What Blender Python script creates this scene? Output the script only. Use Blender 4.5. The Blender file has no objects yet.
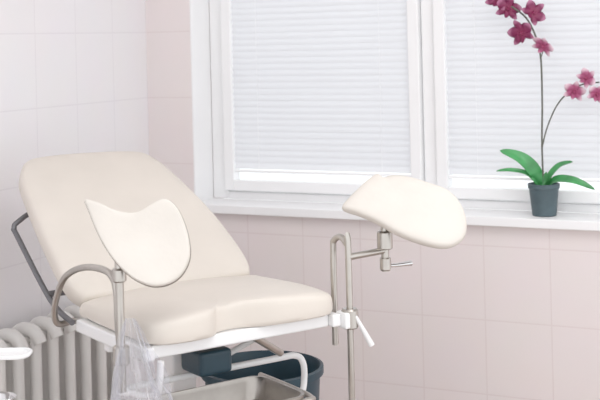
import bpy, bmesh, math, random
from mathutils import Vector, Matrix
random.seed(3)
C=bpy.context.scene.collection

# ------------------------------------------------------------ materials
def mat(name,col,rough=.5,metal=0,noise=0,nscale=8,bump=0,bscale=60,coat=0):
    m=bpy.data.materials.new(name); m.use_nodes=True
    nt=m.node_tree; b=nt.nodes['Principled BSDF']
    b.inputs['Base Color'].default_value=(*col,1); b.inputs['Roughness'].default_value=rough
    b.inputs['Metallic'].default_value=metal
    b.inputs['Coat Weight'].default_value=coat
    tc=nt.nodes.new('ShaderNodeTexCoord')
    if noise:
        n=nt.nodes.new('ShaderNodeTexNoise'); n.inputs['Scale'].default_value=nscale; n.inputs['Detail'].default_value=3
        r=nt.nodes.new('ShaderNodeValToRGB')
        r.color_ramp.elements[0].position=.3; r.color_ramp.elements[1].position=.7
        r.color_ramp.elements[0].color=(*[c*(1-noise) for c in col],1)
        r.color_ramp.elements[1].color=(*[min(1,c*(1+noise)) for c in col],1)
        nt.links.new(tc.outputs['Object'],n.inputs['Vector']); nt.links.new(n.outputs['Fac'],r.inputs['Fac'])
        nt.links.new(r.outputs['Color'],b.inputs['Base Color'])
    if bump:
        n=nt.nodes.new('ShaderNodeTexNoise'); n.inputs['Scale'].default_value=bscale
        bp=nt.nodes.new('ShaderNodeBump'); bp.inputs['Strength'].default_value=bump; bp.inputs['Distance'].default_value=.004
        nt.links.new(tc.outputs['Object'],n.inputs['Vector']); nt.links.new(n.outputs['Fac'],bp.inputs['Height'])
        nt.links.new(bp.outputs['Normal'],b.inputs['Normal'])
    return m
def tile_mat(name,c1,c2,mortar,axis,off):
    m=bpy.data.materials.new(name); m.use_nodes=True; nt=m.node_tree; b=nt.nodes['Principled BSDF']
    b.inputs['Roughness'].default_value=.3
    tc=nt.nodes.new('ShaderNodeTexCoord'); s=nt.nodes.new('ShaderNodeSeparateXYZ'); c=nt.nodes.new('ShaderNodeCombineXYZ')
    nt.links.new(tc.outputs['Object'],s.inputs[0])
    ax=nt.nodes.new('ShaderNodeMath'); ax.operation='ADD'; ax.inputs[1].default_value=10+off[0]
    az=nt.nodes.new('ShaderNodeMath'); az.operation='ADD'; az.inputs[1].default_value=off[1]
    nt.links.new(s.outputs[axis],ax.inputs[0]); nt.links.new(s.outputs['Z'],az.inputs[0])
    nt.links.new(ax.outputs[0],c.inputs[0]); nt.links.new(az.outputs[0],c.inputs[1])
    br=nt.nodes.new('ShaderNodeTexBrick'); br.offset=0; br.squash=1
    br.inputs['Scale'].default_value=1; br.inputs['Brick Width'].default_value=.25; br.inputs['Row Height'].default_value=.278
    br.inputs['Mortar Size'].default_value=.003; br.inputs['Mortar Smooth'].default_value=.4
    br.inputs['Color1'].default_value=(*c1,1); br.inputs['Color2'].default_value=(*c2,1); br.inputs['Mortar'].default_value=(*mortar,1)
    nt.links.new(c.outputs[0],br.inputs['Vector'])
    n=nt.nodes.new('ShaderNodeTexNoise'); n.inputs['Scale'].default_value=5; n.inputs['Detail'].default_value=4
    nt.links.new(tc.outputs['Object'],n.inputs['Vector'])
    mx=nt.nodes.new('ShaderNodeMixRGB'); mx.blend_type='MULTIPLY'; mx.inputs['Fac'].default_value=.05
    nt.links.new(br.outputs['Color'],mx.inputs['Color1']); nt.links.new(n.outputs['Color'],mx.inputs['Color2'])
    nt.links.new(mx.outputs[0],b.inputs['Base Color'])
    bp=nt.nodes.new('ShaderNodeBump'); bp.inputs['Strength'].default_value=.15; bp.inputs['Distance'].default_value=.002; bp.invert=True
    nt.links.new(br.outputs['Fac'],bp.inputs['Height']); nt.links.new(bp.outputs['Normal'],b.inputs['Normal'])
    return m
M_vinyl=mat('cream_vinyl',(.72,.66,.59),.5,noise=.03,nscale=6,bump=.05,bscale=90)
M_pad=mat('pale_cream_pad',(.725,.68,.62),.65,noise=.03,nscale=9,bump=.3,bscale=40)
M_rim=mat('dark_rim',(.22,.19,.16),.5,noise=.1)
M_white=mat('white_enamel',(.88,.88,.88),.3,noise=.02)
M_frame=mat('white_window_paint',(.93,.93,.935),.35,noise=.01)
M_steel=mat('satin_steel',(.50,.47,.43),.28,1,noise=.06,nscale=20)
M_chrome=mat('chrome',(.72,.72,.72),.14,1,noise=.03,nscale=12)
M_basin=mat('brushed_basin_steel',(.38,.35,.32),.3,1,noise=.08,nscale=20)
M_dark=mat('dark_grey_metal',(.16,.16,.17),.4,.5,noise=.1)
M_teal=mat('teal_plastic',(.010,.038,.058),.45,noise=.15)
M_rad=mat('radiator_enamel',(.80,.78,.75),.35,noise=.03)
M_floor=mat('vinyl_floor',(.45,.36,.32),.5,noise=.12,nscale=4)
M_ceil=mat('ceiling_paint',(.85,.85,.85),.9,noise=.02)
M_pot=mat('slate_pot',(.06,.095,.11),.55,noise=.15,nscale=20)
M_soil=mat('bark',(.08,.05,.03),.9,noise=.4,nscale=60,bump=.8)
M_leaf=mat('orchid_leaf',(.045,.26,.075),.35,noise=.35,nscale=14)
M_stem=mat('orchid_stem',(.10,.10,.08),.5,noise=.3,nscale=30)
M_tw=tile_mat('pink_wall_tiles',(.85,.77,.76),(.845,.763,.753),(.785,.69,.68),'X',(.03,-.258))
M_tl=tile_mat('pale_wall_tiles',(.86,.835,.848),(.855,.828,.843),(.79,.76,.78),'Y',(0,-.258))
def petal_mat(name,stops):
    m=bpy.data.materials.new(name); m.use_nodes=True; nt=m.node_tree; b=nt.nodes['Principled BSDF']; b.inputs['Roughness'].default_value=.5
    tc=nt.nodes.new('ShaderNodeTexCoord'); l=nt.nodes.new('ShaderNodeVectorMath'); l.operation='LENGTH'
    mu=nt.nodes.new('ShaderNodeMath'); mu.operation='MULTIPLY'; mu.inputs[1].default_value=22
    r=nt.nodes.new('ShaderNodeValToRGB'); cr=r.color_ramp
    while len(cr.elements)<len(stops): cr.elements.new(.5)
    for e,(p,c) in zip(cr.elements,stops): e.position=p; e.color=(*c,1)
    nt.links.new(tc.outputs['Object'],l.inputs[0]); nt.links.new(l.outputs['Value'],mu.inputs[0]); nt.links.new(mu.outputs[0],r.inputs['Fac']); nt.links.new(r.outputs['Color'],b.inputs['Base Color'])
    return m
M_fl1=petal_mat('maroon_petals',[(0,(.7,.45,.4)),(.2,(.22,.015,.07)),(.75,(.17,.01,.065)),(1,(.45,.16,.28))])
M_fl2=petal_mat('pink_petals',[(0,(.7,.5,.3)),(.2,(.28,.03,.10)),(.6,(.36,.07,.17)),(1,(.80,.60,.68))])
def blind_mat():
    m=bpy.data.materials.new('blind_slats'); m.use_nodes=True; nt=m.node_tree
    for n in list(nt.nodes): nt.nodes.remove(n)
    o=nt.nodes.new('ShaderNodeOutputMaterial'); d=nt.nodes.new('ShaderNodeBsdfDiffuse'); t=nt.nodes.new('ShaderNodeBsdfTranslucent'); mx=nt.nodes.new('ShaderNodeMixShader')
    n=nt.nodes.new('ShaderNodeTexNoise'); r=nt.nodes.new('ShaderNodeValToRGB'); r.color_ramp.elements[0].color=(.72,.72,.74,1); r.color_ramp.elements[1].color=(.78,.78,.79,1)
    nt.links.new(n.outputs['Fac'],r.inputs['Fac']); nt.links.new(r.outputs['Color'],d.inputs['Color'])
    t.inputs['Color'].default_value=(.86,.86,.88,1); mx.inputs[0].default_value=.50
    nt.links.new(d.outputs[0],mx.inputs[1]); nt.links.new(t.outputs[0],mx.inputs[2]); nt.links.new(mx.outputs[0],o.inputs[0]); return m
M_blind=blind_mat()
def clear_mat(name,tint,fac,rough):
    m=bpy.data.materials.new(name); m.use_nodes=True; nt=m.node_tree
    for n in list(nt.nodes): nt.nodes.remove(n)
    o=nt.nodes.new('ShaderNodeOutputMaterial'); t=nt.nodes.new('ShaderNodeBsdfTransparent'); g=nt.nodes.new('ShaderNodeBsdfPrincipled'); mx=nt.nodes.new('ShaderNodeMixShader')
    t.inputs[0].default_value=(*tint,1); g.inputs['Base Color'].default_value=(.9,.9,.92,1); g.inputs['Roughness'].default_value=rough
    lw=nt.nodes.new('ShaderNodeLayerWeight'); lw.inputs[0].default_value=.4
    a=nt.nodes.new('ShaderNodeMath'); a.operation='MULTIPLY_ADD'; a.inputs[1].default_value=.55; a.inputs[2].default_value=fac; a.use_clamp=True
    nt.links.new(lw.outputs['Facing'],a.inputs[0]); nt.links.new(a.outputs[0],mx.inputs[0])
    nt.links.new(t.outputs[0],mx.inputs[1]); nt.links.new(g.outputs[0],mx.inputs[2]); nt.links.new(mx.outputs[0],o.inputs[0]); return m
M_bag=clear_mat('clear_plastic',(.93,.93,.945),.06,.12)
M_glass=clear_mat('window_glass',(.98,.99,.99),.02,.03)

# ------------------------------------------------------------ geometry helpers
def cat(pts,k=8,closed=False):
    P=[Vector(p) for p in pts]; n=len(P); out=[]
    segs=n if closed else n-1
    for i in range(segs):
        if closed: a,b,c,d=P[(i-1)%n],P[i],P[(i+1)%n],P[(i+2)%n]
        else: a,b,c,d=P[max(i-1,0)],P[i],P[i+1],P[min(i+2,n-1)]
        for j in range(k):
            t=j/k
            out.append(.5*((2*b)+(c-a)*t+(2*a-5*b+4*c-d)*t*t+(3*b-a-3*c+d)*t**3))
    if not closed: out.append(P[-1])
    return out
def tube(pts,r,seg=14,smooth=0,radii=None):
    P=cat(pts,smooth) if smooth else [Vector(p) for p in pts]
    n=len(P); V=[];F=[]
    t0=(P[1]-P[0]).normalized(); up=Vector((0,0,1)) if abs(t0.z)<.9 else Vector((1,0,0))
    nrm=t0.cross(up).normalized()
    for i in range(n):
        if i==0:t=t0
        elif i==n-1:t=(P[-1]-P[-2]).normalized()
        else:t=((P[i+1]-P[i]).normalized()+(P[i]-P[i-1]).normalized()).normalized()
        nrm=(nrm-t*nrm.dot(t)).normalized(); bn=t.cross(nrm)
        rr=radii[i] if radii else r
        for j in range(seg):
            a=2*math.pi*j/seg; V.append(P[i]+(nrm*math.cos(a)+bn*math.sin(a))*rr)
    for i in range(n-1):
        for j in range(seg):
            F.append((i*seg+j,i*seg+(j+1)%seg,(i+1)*seg+(j+1)%seg,(i+1)*seg+j))
    F.append(tuple(range(seg-1,-1,-1))); F.append(tuple((n-1)*seg+j for j in range(seg)))
    return V,F
def box(x0,x1,y0,y1,z0,z1):
    V=[Vector((x,y,z)) for z in (z0,z1) for y in (y0,y1) for x in (x0,x1)]
    return V,[(0,2,3,1),(4,5,7,6),(0,1,5,4),(2,6,7,3),(0,4,6,2),(1,3,7,5)]
def lathe(prof,c=(0,0,0),seg=32,axis='z'):
    V=[];F=[]
    for r,z in prof:
        for j in range(seg):
            a=2*math.pi*j/seg
            p=Vector((r*math.cos(a),r*math.sin(a),z))
            if axis=='x': p=Vector((p.z,p.x,p.y))
            if axis=='y': p=Vector((p.x,p.z,p.y))
            V.append(p+Vector(c))
    for i in range(len(prof)-1):
        for j in range(seg): F.append((i*seg+j,i*seg+(j+1)%seg,(i+1)*seg+(j+1)%seg,(i+1)*seg+j))
    F.append(tuple(range(seg-1,-1,-1))); F.append(tuple((len(prof)-1)*seg+j for j in range(seg)))
    return V,F
def obj(name,geos,m,parent=None,loc=None,rotz=0,smooth=True,bevel=0,label=None,category=None,kind=None,group=None,sub=0,solid=0):
    V=[];F=[]
    for v,f in geos:
        o=len(V); V+=[tuple(x) for x in v]; F+=[tuple(i+o for i in q) for q in f]
    me=bpy.data.meshes.new(name); me.from_pydata(V,[],F); me.validate()
    bm=bmesh.new(); bm.from_mesh(me); bmesh.ops.recalc_face_normals(bm,faces=bm.faces); bm.to_mesh(me); bm.free()
    me.materials.append(m)
    ob=bpy.data.objects.new(name,me); C.objects.link(ob)
    if parent: ob.parent=parent
    if loc is not None: ob.location=loc
    ob.rotation_euler=(0,0,rotz)
    if smooth:
        for p in me.polygons: p.use_smooth=True
        try: me.set_sharp_from_angle(angle=math.radians(38))
        except Exception: pass
    if solid:
        s=ob.modifiers.new('s','SOLIDIFY'); s.thickness=solid; s.offset=0
    if bevel:
        b=ob.modifiers.new('b','BEVEL'); b.width=bevel; b.segments=3; b.limit_method='ANGLE'
    if sub:
        s=ob.modifiers.new('sd','SUBSURF'); s.levels=sub; s.render_levels=sub
    if label: ob['label']=label
    if category: ob['category']=category
    if kind: ob['kind']=kind
    if group: ob['group']=group
    return ob
def cushion(outline,layers,fn):
    cx=sum(p.x for p in outline)/len(outline); cy=sum(p.y for p in outline)/len(outline); n=len(outline)
    V=[];F=[]
    for s,h in layers:
        for p in outline: V.append(fn(cx+(p.x-cx)*s,cy+(p.y-cy)*s,h))
    for i in range(len(layers)-1):
        for j in range(n): F.append((i*n+j,i*n+(j+1)%n,(i+1)*n+(j+1)%n,(i+1)*n+j))
    b=len(V); V.append(fn(cx,cy,layers[0][1])); V.append(fn(cx,cy,layers[-1][1])); L=(len(layers)-1)*n
    for j in range(n): F.append((b,(j+1)%n,j)); F.append((b+1,L+j,L+(j+1)%n))
    return V,F
def empty(name,loc,rotz,label,category):
    e=bpy.data.objects.new(name,None); C.objects.link(e); e.location=loc; e.rotation_euler=(0,0,rotz); e.empty_display_size=.1
    e['label']=label; e['category']=category; return e

# ------------------------------------------------------------ room shell (wall frame: x along window wall, y outwards)
WL=Vector((-.639,5.168,0)); WR=math.atan2(-.440,.898)
def room(name,geos,m,**k): return obj(name,geos,m,loc=WL,rotz=WR,**k)
A0,A1,ZS,ZT=.219,2.20,.895,2.25
room('wall_back',[box(-.2,A0,0,.25,0,2.75),box(A1,3.6,0,.25,0,2.75),box(A0,A1,0,.25,0,ZS),box(A0,A1,0,.25,ZT,2.75)],M_tw,smooth=False,kind='structure')
room('wall_left',[box(-.2,0,-4.2,0,0,2.75)],M_tl,smooth=False,kind='structure')
room('floor',[box(-.2,3.6,-4.2,.25,-.1,0)],M_floor,smooth=False,kind='structure')
room('ceiling',[box(-.2,3.6,-3.2,.25,2.75,2.85)],M_ceil,smooth=False,kind='structure')
room('trim_1',[box(A0-.03,A1+.03,-.045,.0,ZS,.93),box(A0,A1,.0,.15,ZS,.93)],M_frame,smooth=False,bevel=.004,kind='structure')
room('trim_2',[box(A0,A0+.006,.0,.15,.93,ZT),box(A1-.006,A1,0,.15,.93,ZT),box(A0+.006,A1-.006,0,.15,ZT-.006,ZT)],M_frame,smooth=False,kind='structure')
# window frame
g=[]
zb=.93
g+=[box(A0+.006,.30,.15,.22,zb,ZT-.006),box(2.13,A1-.006,.15,.22,zb,ZT-.006),box(.30,2.13,.15,.22,zb,.962),box(.30,2.13,.15,.22,ZT-.07,ZT-.006),box(1.19,1.24,.15,.22,.962,ZT-.07)]
def casement(a0,a1):
    s=.046
    return [box(a0,a0+s,.128,.185,.968,ZT-.05),box(a1-s,a1,.128,.185,.968,ZT-.05),box(a0+s,a1-s,.128,.185,.968,1.012),box(a0+s,a1-s,.128,.185,ZT-.09,ZT-.05)]
g+=casement(.292,1.184)+casement(1.246,2.14)
win=room('window_1',g,M_frame,smooth=False,bevel=.004,kind='structure')
gl=room('window_2',[box(.338,1.138,.175,.179,1.012,ZT-.09),box(1.292,2.094,.175,.179,1.012,ZT-.09)],M_glass,smooth=False,kind='structure')
# blinds
def blind(a0,a1):
    V=[];F=[]; z=1.076; tilt=math.radians(66); hw=.0170
    while z<ZT-.12:
        b=len(V)
        for s in (-1,-.5,0,.5,1):
            cy=.147; bow=.0022*(1-s*s)
            y=cy+hw*s*math.cos(tilt)-bow*math.sin(tilt); zz=z+hw*s*math.sin(tilt)+bow*math.cos(tilt)
            V+= [Vector((a0,y,zz)),Vector((a1,y,zz))]
        for q in range(4): F.append((b+2*q,b+2*q+1,b+2*q+3,b+2*q+2))
        z+=.0260
    return (V,F)
for a0,a1,lb in ((.340,1.136,'white horizontal venetian blind, closed, in the corner casement'),(1.294,2.092,'white horizontal venetian blind, closed, behind the potted orchid')):
    e=empty('venetian_blind',WL,WR,lb,'window blind')
    obj('slats',[blind(a0,a1)],M_blind,parent=e)
    obj('bottom_rail',[box(a0,a1,.137,.155,1.045,1.055)],M_frame,parent=e,smooth=False,bevel=.002)
    obj('head_rail',[box(a0,a1,.132,.160,ZT-.118,ZT-.092)],M_frame,parent=e,smooth=False,bevel=.002)
    for t in (.15,.85):
        obj('ladder_cord',[tube([(a0+t*(a1-a0),.1315,1.03),(a0+t*(a1-a0),.1315,ZT-.1)],.0008,6)],M_frame,parent=e)

# ------------------------------------------------------------ radiator on side wall
re=empty('radiator',WL,WR,'white cast-iron column radiator fixed low on the tiled wall','radiator')
s=-.50; sec=[]
while s>-1.45:
    g=[]
    for ax in (.075,.150):
        g.append(tube([(ax,s,.11),(ax,s,.14),(ax,s,.56),(ax,s,.59)],.02,14,radii=[.014,.021,.021,.014]))
    g.append(tube([(.055,s,.565),(.075,s,.600),(.1125,s,.612),(.150,s,.600),(.172,s,.565)],.024,12,smooth=4))
    g.append(tube([(.055,s,.14),(.075,s,.105),(.1125,s,.1),(.150,s,.105),(.172,s,.14)],.024,12,smooth=4))
    g.append(box(.078,.147,s-.006,s+.006,.13,.58))
    obj('radiator_section',g,M_rad,parent=re)
    s-=.096
obj('radiator_pipe',[tube([(.1125,-.45,.57),(.1125,-1.46,.57)],.02)],M_rad,parent=re)
obj('radiator_pipe',[tube([(.1125,-1.46,.14),(.1125,-.45,.14),(.1125,-.38,.14),(.1125,-.36,.1),(.1125,-.36,0)],.011,smooth=4)],M_rad,parent=re)
for y in (-.65,-1.19):
    obj('radiator_bracket',[box(0.001,.08,y-.01,y+.01,.5,.53)],M_rad,parent=re,smooth=False)

# ------------------------------------------------------------ examination chair
CH=empty('examination_chair',(-.15,3.31,0),math.radians(34),'cream vinyl gynecological examination chair with two raised leg stirrups','examination chair')
def w2l(X,Y,Z):
    a,b=X+.15,Y-3.31; c,s_=math.cos(math.radians(34)),math.sin(math.radians(34))
    return Vector((c*a+s_*b,-s_*a+c*b,Z))
# seat
so=cat([(-.275,.45,0),(-.298,.40,0),(-.302,.2,0),(-.298,.05,0),(-.275,.0,0),(-.21,-.018,0),(-.14,-.014,0),(-.108,.002,0),(-.085,.025,0),(-.045,.036,0),(-.005,.032,0),(.03,.018,0),(.07,.002,0),(.13,-.008,0),(.22,-.010,0),(.280,.0,0),(.306,.05,0),(.316,.2,0),(.308,.40,0),(.28,.45,0),(0,.46,0)],6,True)
def seatfn(x,y,h):
    z=.81+h
    if h>.03:
        d=math.exp(-((x+.05)/.05)**2)*max(0,1-(y/.22))*.012
        z+=.014*math.cos(min(1,abs(x)/.30)*math.pi/2)-d
        z-=.012*(max(0,(y-.15))/.3)
    return Vector((x,y,z))
lay=[(.6,.0),(.95,.0),(.985,.004),(1.0,.014),(1.0,.028),(.997,.040),(.985,.050),(.965,.056),(.92,.062),(.8,.065),(.6,.066),(.4,.066),(.2,.066)]
obj('seat',[cushion(so,lay,seatfn)],M_vinyl,parent=CH)
# backrest
bo=cat([(-.24,.0,0),(-.300,.02,0),(-.322,.10,0),(-.320,.3,0),(-.298,.52,0),(-.275,.61,0),(-.228,.678,0),(-.13,.695,0),(0,.695,0),(.12,.688,0),(.19,.67,0),(.225,.61,0),(.245,.52,0),(.280,.3,0),(.295,.10,0),(.285,.02,0),(.24,.0,0),(0,-.005,0)],6,True)
th=math.atan2(.36,.58); BY,BZ=.425,.872
def backfn(x,l,h):
    bow=.018*math.sin(max(0,min(1,l/.68))*math.pi)
    hh=h+bow
    return Vector((x,BY+l*math.cos(th)-hh*math.sin(th),BZ+l*math.sin(th)+hh*math.cos(th)))
lb=[(.6,-.06),(.95,-.06),(.985,-.055),(1.0,-.045),(1.0,-.022),(.995,-.012),(.98,-.004),(.96,.0),(.9,.004),(.8,.005),(.6,.006),(.4,.006),(.2,.006)]
obj('backrest',[cushion(bo,lb,backfn)],M_vinyl,parent=CH)
# backrest carrier
obj('backrest_support',[tube([(-.325,.44,.80),(-.325,.60,.84),(-.325,.86,1.00),(-.325,.885,1.02),(-.31,.89,1.04),(-.22,.90,1.075),(0,.90,1.09),(.2,.90,1.085),(.29,.90,1.07),(.30,.895,1.045),(.30,.87,1.02),(.30,.60,.84),(.30,.44,.80)],.0085,smooth=5),
   tube([(-.325,.62,.853),(.30,.62,.853)],.010)],M_dark,parent=CH,label='dark grey tubular backrest strut')
# under-seat frame
obj('seat_frame',[box(-.315,-.285,.0,.44,.772,.808),box(.285,.315,.0,.44,.772,.808),box(-.285,.285,.02,.05,.772,.808),box(-.285,.285,.40,.44,.772,.808),
   box(.315,.345,-.02,.03,.765,.812)],M_white,parent=CH,smooth=False,bevel=.006,label='white enamelled seat frame')
obj('pedestal',[box(-.10,-.02,.26,.34,.03,.772),box(-.22,.08,.05,.55,.0,.04),box(-.285,.285,.29,.32,.735,.772)],M_white,parent=CH,smooth=False,bevel=.008,label='white enamelled pedestal')
obj('mechanism_cover',[box(-.085,.02,.12,.24,.665,.735)],M_teal,parent=CH,smooth=False,bevel=.012,label='dark teal plastic mechanism cover')
obj('tray_rail',[tube([(-.27,.0,.77),(-.275,.02,.68),(-.28,.15,.655),(-.26,.2,.655),(.20,.2,.655),(.285,.2,.652),(.305,.19,.63),(.295,.17,.59),(.262,.14,.555),(.20,.12,.545)],.0095,smooth=5)],M_white,parent=CH)
obj('tray_rail',[tube([(-.26,.25,.605),(-.27,.0,.605),(-.22,-.065,.605),(.12,-.065,.605),(.18,-.03,.60),(.19,.1,.60),(.19,.25,.60)],.008,smooth=5)],M_steel,parent=CH)
obj('linkage_arm',[tube([(.06,.12,.775),(.22,.18,.675)],.011)],M_steel,parent=CH)
obj('linkage_arm',[tube([(.24,.16,.775),(.06,.26,.67)],.009)],M_white,parent=CH)
# armrest (near side)
obj('arm_handle',[tube([(-.29,.42,.79),(-.29,.50,.79),(-.345,.50,.79),(-.36,.485,.84),(-.36,.43,.92),(-.36,.355,.964),(-.36,.25,.992),(-.36,.136,1.00),(-.36,.085,.985),(-.36,.066,.95),(-.36,.063,.88),(-.355,.06,.78)],.0095,smooth=6)],M_steel,parent=CH,label='curved steel arm handle')
# stirrups
def st_pad(name,pix,cpx,scale,Ctr,t,k,depth,axis_deg,parent,m,zoff=0.,sc=1.,thick=.016,puff=0.):
    pts=[((px-cpx[0])*scale,-(py-cpx[1])*scale,0) for px,py in pix]
    c,s_=math.cos(-.025),math.sin(-.025)
    pts=[(x*c+y*s_,(-x*s_+y*c)/k,0) for x,y,_ in pts]
    ol=cat(pts,5,True)
    ax=math.radians(axis_deg); E1=Vector((1,0,0)); E2=Vector((0,math.sin(t),math.cos(t))); N=E1.cross(E2)
    R=max(max(abs(p.x),abs(p.y)) for p in ol)
    def fn(x,y,h):
        q=-x*math.sin(ax)+y*math.cos(ax); p=x*math.cos(ax)+y*math.sin(ax)
        d=depth*(q/R)**2 - depth*.25*(p/R)**2
        W=Vector(Ctr)+E1*x+E2*y+N*(h+d+zoff)
        return w2l(*W)
    T=thick
    L=[(.5*sc,-T),(.8*sc,-T),(.955*sc,-T),(.985*sc,-T*.85),(1.*sc,-T*.55),(.992*sc,-T*.2),(.97*sc,0),(.93*sc,puff*.35),(.85*sc,puff*.7),(.7*sc,puff),(.5*sc,puff),(.35*sc,puff),(.15*sc,puff)]
    return obj(name,[cushion(ol,L,fn)],m,parent=parent)
padR=[(343,203),(349,194),(360,184),(370,176),(380,171),(386,175),(396,174),(412,177),(430,184),(450,193),(461,206),(465,222),(461,236),(450,244),(436,246),(415,241),(395,232),(375,219),(358,210)]
padL=[(83,195),(87,207),(96,228),(107,248),(120,265),(135,278),(152,285),(168,283),(181,274),(189,258),(188,238),(182,219),(174,207),(165,202),(152,206),(138,212),(124,211),(110,206),(97,199)]
stL=obj('stirrup',[tube([(-.366,.035,.70),(-.366,.035,1.06)],.0115)],M_steel,parent=CH,label='steel stirrup post with leaf-shaped leg pad')
st_pad('leg_pad',padL,(142,243),.00258,(-.408,3.105,1.089),math.radians(22),.97,.04,-35,stL,M_pad,puff=.004)
st_pad('pad_shell',padL,(142,243),.00258,(-.408,3.105,1.089),math.radians(22),.97,.04,-35,stL,M_rim,-.012,1.012,.008)
obj('clamp',[lathe([(.018,0),(.022,.004),(.022,.046),(.018,.05)],(-.366,.035,.77))],M_steel,parent=stL)
obj('clamp',[lathe([(.015,0),(.019,.004),(.019,.032),(.015,.036)],(-.366,.035,.985))],M_steel,parent=stL)
stR=obj('stirrup',[tube([(.345,.0,.30),(.345,.0,.97),(.345,.008,1.005),(.345,.036,1.022),(.345,.068,1.008),(.345,.075,.97),(.345,.075,.70)],.0095,smooth=5),
    tube([(.345,.0,.968),(.48,.0,.972)],.010),tube([(.48,.0,.91),(.48,.0,1.05)],.012)],M_steel,parent=CH,label='tall steel stirrup post with oval leg pad')
for q,x,z in ((1.,.48,.975),(.72,.48,.912),(1.05,.345,.762)):
    obj('clamp',[lathe([(.019*q,0),(.0235*q,.004),(.0235*q,.05*q),(.019*q,.055*q)],(x,.0,z))],M_steel,parent=stR)
obj('clamp_lever',[tube([(.48,.0,.925),(.52,-.005,.924),(.57,-.01,.924)],.006,radii=[.005,.006,.008])],M_chrome,parent=stR)
obj('clamp_lever',[tube([(.35,-.02,.80),(.372,-.03,.755),(.395,-.035,.712)],.008,radii=[.005,.007,.009])],M_white,parent=stR)
st_pad('leg_pad',padR,(405,211),.00296,(.308,3.55,1.09),math.radians(38),.88,.03,-30,stR,M_pad,thick=.028,puff=.010)
st_pad('pad_shell',padR,(405,211),.00296,(.308,3.55,1.09),math.radians(38),.88,.03,-30,stR,M_rim,-.026,.9,.006)

# basin resting on rails
def rrect(cx,cy,hx,hy,r,n=6):
    P=[]
    for qx,qy,a0 in ((1,1,0),(-1,1,90),(-1,-1,180),(1,-1,270)):
        for i in range(n+1):
            a=math.radians(a0+90*i/n); P.append(Vector((cx+qx*(hx-r)+r*math.cos(a),cy+qy*(hy-r)+r*math.sin(a),0)))
    return P
be=rrect(0,0,.185,.125,.045)
BV=[];BF=[];n=len(be)
prof=[(1.0,-.004),(1.05,-.006),(1.05,.002),(1.0,.002),(.97,-.01),(.93,-.06),(.86,-.072),(.5,-.073)]
for s_,z in prof:
    for p in be: BV.append(Vector((p.x*s_,p.y*s_,z)))
m_=len(prof)-1
for i in range(m_):
    for j in range(n): BF.append((i*n+j,i*n+(j+1)%n,(i+1)*n+(j+1)%n,(i+1)*n+j))
BF.append(tuple(m_*n+j for j in range(n)))
w=Vector((-.15,3.31,0)); R=Matrix.Rotation(math.radians(34),3,'Z')
bl=w+R@Vector((-.04,.06,0)); bl.z=.62
obj('steel_basin',[(BV,BF)],M_basin,loc=bl,rotz=math.radians(34),label='rectangular stainless steel basin slotted under the examination seat',category='basin')

# teal bin behind
tb=empty('waste_bin',(-.135,3.90,0),math.radians(34),'dark teal plastic waste bin standing under the examination chair','bin')
obj('bin_body',[lathe([(.15,0),(.155,.005),(.186,.525),(.198,.53),(.198,.552),(.188,.555),(.176,.52),(.15,.02)],seg=48)],M_teal,parent=tb)

# plastic bag
V=[];F=[];nr=40;ns=96
for i in range(nr):
    t=i/(nr-1); z=.90-.33*t
    for j in range(ns):
        a=2*math.pi*j/ns
        rr=.010+.085*(t**.8)
        fold=1+.22*math.sin(5*a+2*t)*min(1,t*3)+.14*math.sin(11*a-5*t+1)+.08*math.sin(23*a+9*t)+.05*math.sin(14*t+6*a)
        x=rr*fold*math.cos(a)+.035*t; y=rr*fold*.55*math.sin(a)
        V.append(Vector((x,y,z+.006*math.sin(7*a)*t)))
for i in range(nr-1):
    for j in range(ns): F.append((i*ns+j,i*ns+(j+1)%ns,(i+1)*ns+(j+1)%ns,(i+1)*ns+j))
pb=w+R@Vector((-.366,-.02,0))
pb=Vector((pb.x,pb.y,0))
obj('plastic_bag',[(V,F)],M_bag,loc=pb,label='crumpled clear plastic bag hanging from the steel stirrup post',category='plastic bag')

# instrument trolley at lower corner
tr=empty('instrument_trolley',(-.88,3.0,0),0,'small steel instrument trolley with rimmed top beside the examination chair','trolley')
tp=rrect(0,0,.205,.04,.03)
def shelf(z,h):
    return cushion(tp,[(.9,z),(.985,z),(1,z+.003),(1,z+h-.002),(.99,z+h),(.97,z+h-.002),(.965,z+h*.35),(.9,z+h*.3)],lambda x,y,q:Vector((x,y,q)))
obj('shelf',[shelf(.835,.010)],M_white,parent=tr,label='white rimmed narrow shelf'); obj('shelf',[shelf(.66,.02)],M_chrome,parent=tr)
for x,y in ((-.17,-.025),(-.06,-.025),(-.17,.025),(-.06,.025)):
    obj('leg',[tube([(x,y,.03),(x,y,.835)],.007)],M_chrome,parent=tr)
    obj('caster',[lathe([(.01,-.008),(.025,-.007),(.025,.007),(.01,.008)],(x,y,.025),axis='y',seg=20)],M_dark,parent=tr)
kd=cat([(-.1,0,0),(-.08,.045,0),(0,.06,0),(.08,.045,0),(.1,0,0),(.06,-.03,0),(0,-.015,0),(-.06,-.03,0)],6,True)
obj('kidney_dish',[cushion(kd,[(.5,0),(.8,0),(.85,.003),(1,.055),(1.05,.057),(1.04,.058),(.97,.054),(.8,.006),(.4,.005)],lambda x,y,q:Vector((x,y,q)))],M_chrome,loc=(-.82,2.99,.676),label='polished steel kidney dish on the trolley shelf',category='kidney dish')

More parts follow.
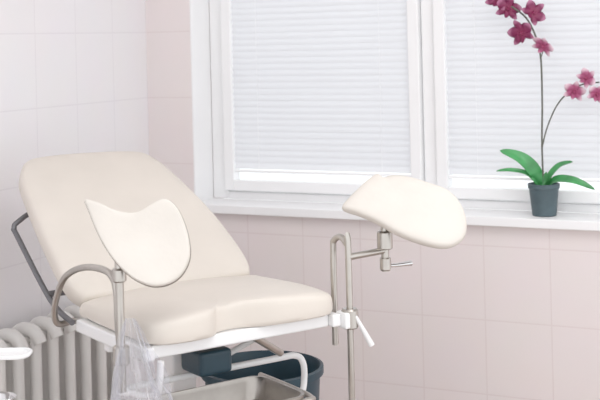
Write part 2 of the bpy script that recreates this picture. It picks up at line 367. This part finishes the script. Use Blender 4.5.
# ------------------------------------------------------------ orchid
OR=empty('potted_orchid',(.90,4.462,.93),WR,'potted maroon orchid in a dark slate pot on the windowsill','potted plant')
obj('pot',[lathe([(.040,0),(.044,.002),(.054,.100),(.058,.102),(.059,.118),(.055,.119),(.052,.105),(.042,.02)],seg=40)],M_pot,parent=OR)
obj('soil',[lathe([(.02,.085),(.050,.088),(.051,.098),(.03,.104)],seg=24)],M_soil,parent=OR)
def leaf(pts,w):
    P=cat(pts,6); V=[];F=[];n=len(P)
    for i,p in enumerate(P):
        t=i/(n-1); ww=w*(math.sin(math.pi*min(1,t*.93+.07))**.6)*(1 if t<.97 else .5)
        d=(P[min(i+1,n-1)]-P[max(i-1,0)]).normalized(); side=d.cross(Vector((0,-.75,.66)))
        side=side.normalized() if side.length>.01 else Vector((0,1,0))
        nn=side.cross(d).normalized()
        for q in (-1,-.5,0,.5,1): V.append(p+side*ww*q+nn*(abs(q)**1.5*ww*.35)*(1 if nn.z>0 else -1))
    for i in range(n-1):
        for q in range(4): F.append((i*5+q,i*5+q+1,(i+1)*5+q+1,(i+1)*5+q))
    return V,F
for pts,w_ in (([(-.005,0,.10),(-.025,-.02,.16),(-.075,-.03,.212),(-.155,-.03,.24)],.027),
              ([(.005,0,.10),(.03,-.02,.15),(.07,-.03,.19),(.12,-.04,.205)],.014),
              ([(.01,0,.10),(.05,-.02,.135),(.12,-.03,.135),(.195,-.03,.105)],.017),
              ([(-.01,0,.10),(-.05,-.03,.155),(-.11,-.05,.17),(-.165,-.05,.165)],.010),
              ([(0,-.01,.10),(.01,-.05,.13),(.03,-.07,.17)],.014)):
    obj('leaf',[leaf(pts,w_)],M_leaf,parent=OR,solid=.0015,sub=1)
obj('stem',[tube([(0,0,.09),(-.003,0,.25),(.002,0,.42),(.002,-.005,.58),(-.012,-.015,.66),(-.045,-.02,.73),(-.10,-.02,.775),(-.15,-.02,.81)],.0036,8,smooth=5),
    tube([(-.003,0,.25),(.02,0,.33),(.06,-.005,.41),(.11,-.01,.46),(.16,-.01,.485),(.215,-.01,.49)],.0028,8,smooth=5),
    tube([(.002,-.005,.58),(.014,-.01,.61),(.02,-.015,.63)],.002,6)],M_stem,parent=OR)
def petal(ang,L,W,curl):
    V=[];F=[];n=8
    for i in range(n+1):
        t=i/n; r=.004+L*t; ww=W*math.sin(math.pi*min(1,.08+.9*t))**.7
        for q in (-1,-.5,0,.5,1):
            u=q*ww; y=-.004-curl*t*t+.25*ww*abs(q)**2+.002*math.sin(9*t+3*q)
            V.append(Vector((r*math.sin(ang)+u*math.cos(ang),y,r*math.cos(ang)-u*math.sin(ang))))
    for i in range(n):
        for q in range(4): F.append((i*5+q,i*5+q+1,(i+1)*5+q+1,(i+1)*5+q))
    return V,F
def flower_geo():
    g=[petal(math.radians(a),L,W,cu) for a,L,W,cu in ((0,.046,.014,.004),(125,.044,.013,.004),(235,.044,.013,.004),(68,.046,.020,.002),(292,.046,.020,.002),(180,.026,.011,.018))]
    g.append(lathe([(.002,-.012),(.006,-.008),(.007,0),(.004,.004)],axis='y',seg=12))
    return g
fm=obj('flower',flower_geo(),M_fl1,parent=OR,solid=.0012); fm.location=(-.112,-.02,.765); fm.rotation_euler=(.2,.3,.3)
fm2=obj('flower',flower_geo(),M_fl2,parent=OR,solid=.0012); fm2.location=(.016,-.02,.625); fm2.rotation_euler=(.3,.5,-.2); fm2.scale=(1,1,.75)
spots1=[((-.018,-.02,.748),(-.1,.9,.5),1),((-.058,-.04,.675),(.3,-.3,-.3),1.1),((-.150,-.02,.80),(-.2,.4,0),1)]
spots2=[((.124,-.01,.457),(.2,.3,.2),.85),((.170,-.015,.505),(-.2,.9,-.3),.8),((.205,-.01,.447),(.3,.4,.6),.8)]
for src,sp in ((fm,spots1),(fm2,spots2)):
    for l,r,s_ in sp:
        f=src.copy(); C.objects.link(f); f.parent=OR; f.location=l; f.rotation_euler=r; f.scale=(s_,)*3

# ------------------------------------------------------------ light
w_=bpy.data.worlds.new('world'); bpy.context.scene.world=w_; w_.use_nodes=True
bg=w_.node_tree.nodes['Background']; bg.inputs[0].default_value=(.96,.975,1,1); bg.inputs[1].default_value=1.4
def area(name,loc,target,sx,sy,power,col):
    l=bpy.data.lights.new(name,'AREA'); l.shape='RECTANGLE'; l.size=sx; l.size_y=sy; l.energy=power; l.color=col
    o=bpy.data.objects.new(name,l); C.objects.link(o); o.location=loc
    o.rotation_euler=(Vector(target)-Vector(loc)).to_track_quat('-Z','Y').to_euler(); return o
def wl(a,b,z):
    return Vector((WL.x+.898*a+.44*b,WL.y-.44*a+.898*b,z))
area('daylight',wl(1.2,1.0,2.3),wl(1.2,0,1.5),2.6,1.4,3,(1,1,1))
area('overhead_fill',(.5,2.6,2.65),(.1,3.6,.8),1.8,1.0,22,(1,.985,.98))  # soft fill added under the ceiling to brighten the interior, not a room fixture

# ------------------------------------------------------------ camera
cd=bpy.data.cameras.new('camera'); cam=bpy.data.objects.new('camera',cd); C.objects.link(cam)
cd.sensor_width=36; cd.lens=72.6; cd.shift_x=.0067; cd.shift_y=-.2667
cam.location=(0,0,1.6)
cam.rotation_euler=(Matrix.Rotation(math.radians(90),3,'X')@Matrix.Rotation(-.025,3,'Z')).to_euler()
cd.dof.use_dof=True; cd.dof.focus_distance=3.6; cd.dof.aperture_fstop=5
bpy.context.scene.camera=cam
bpy.context.scene.view_settings.view_transform='Standard'
bpy.context.scene.view_settings.gamma=1.12
bpy.context.scene.view_settings.exposure=.06
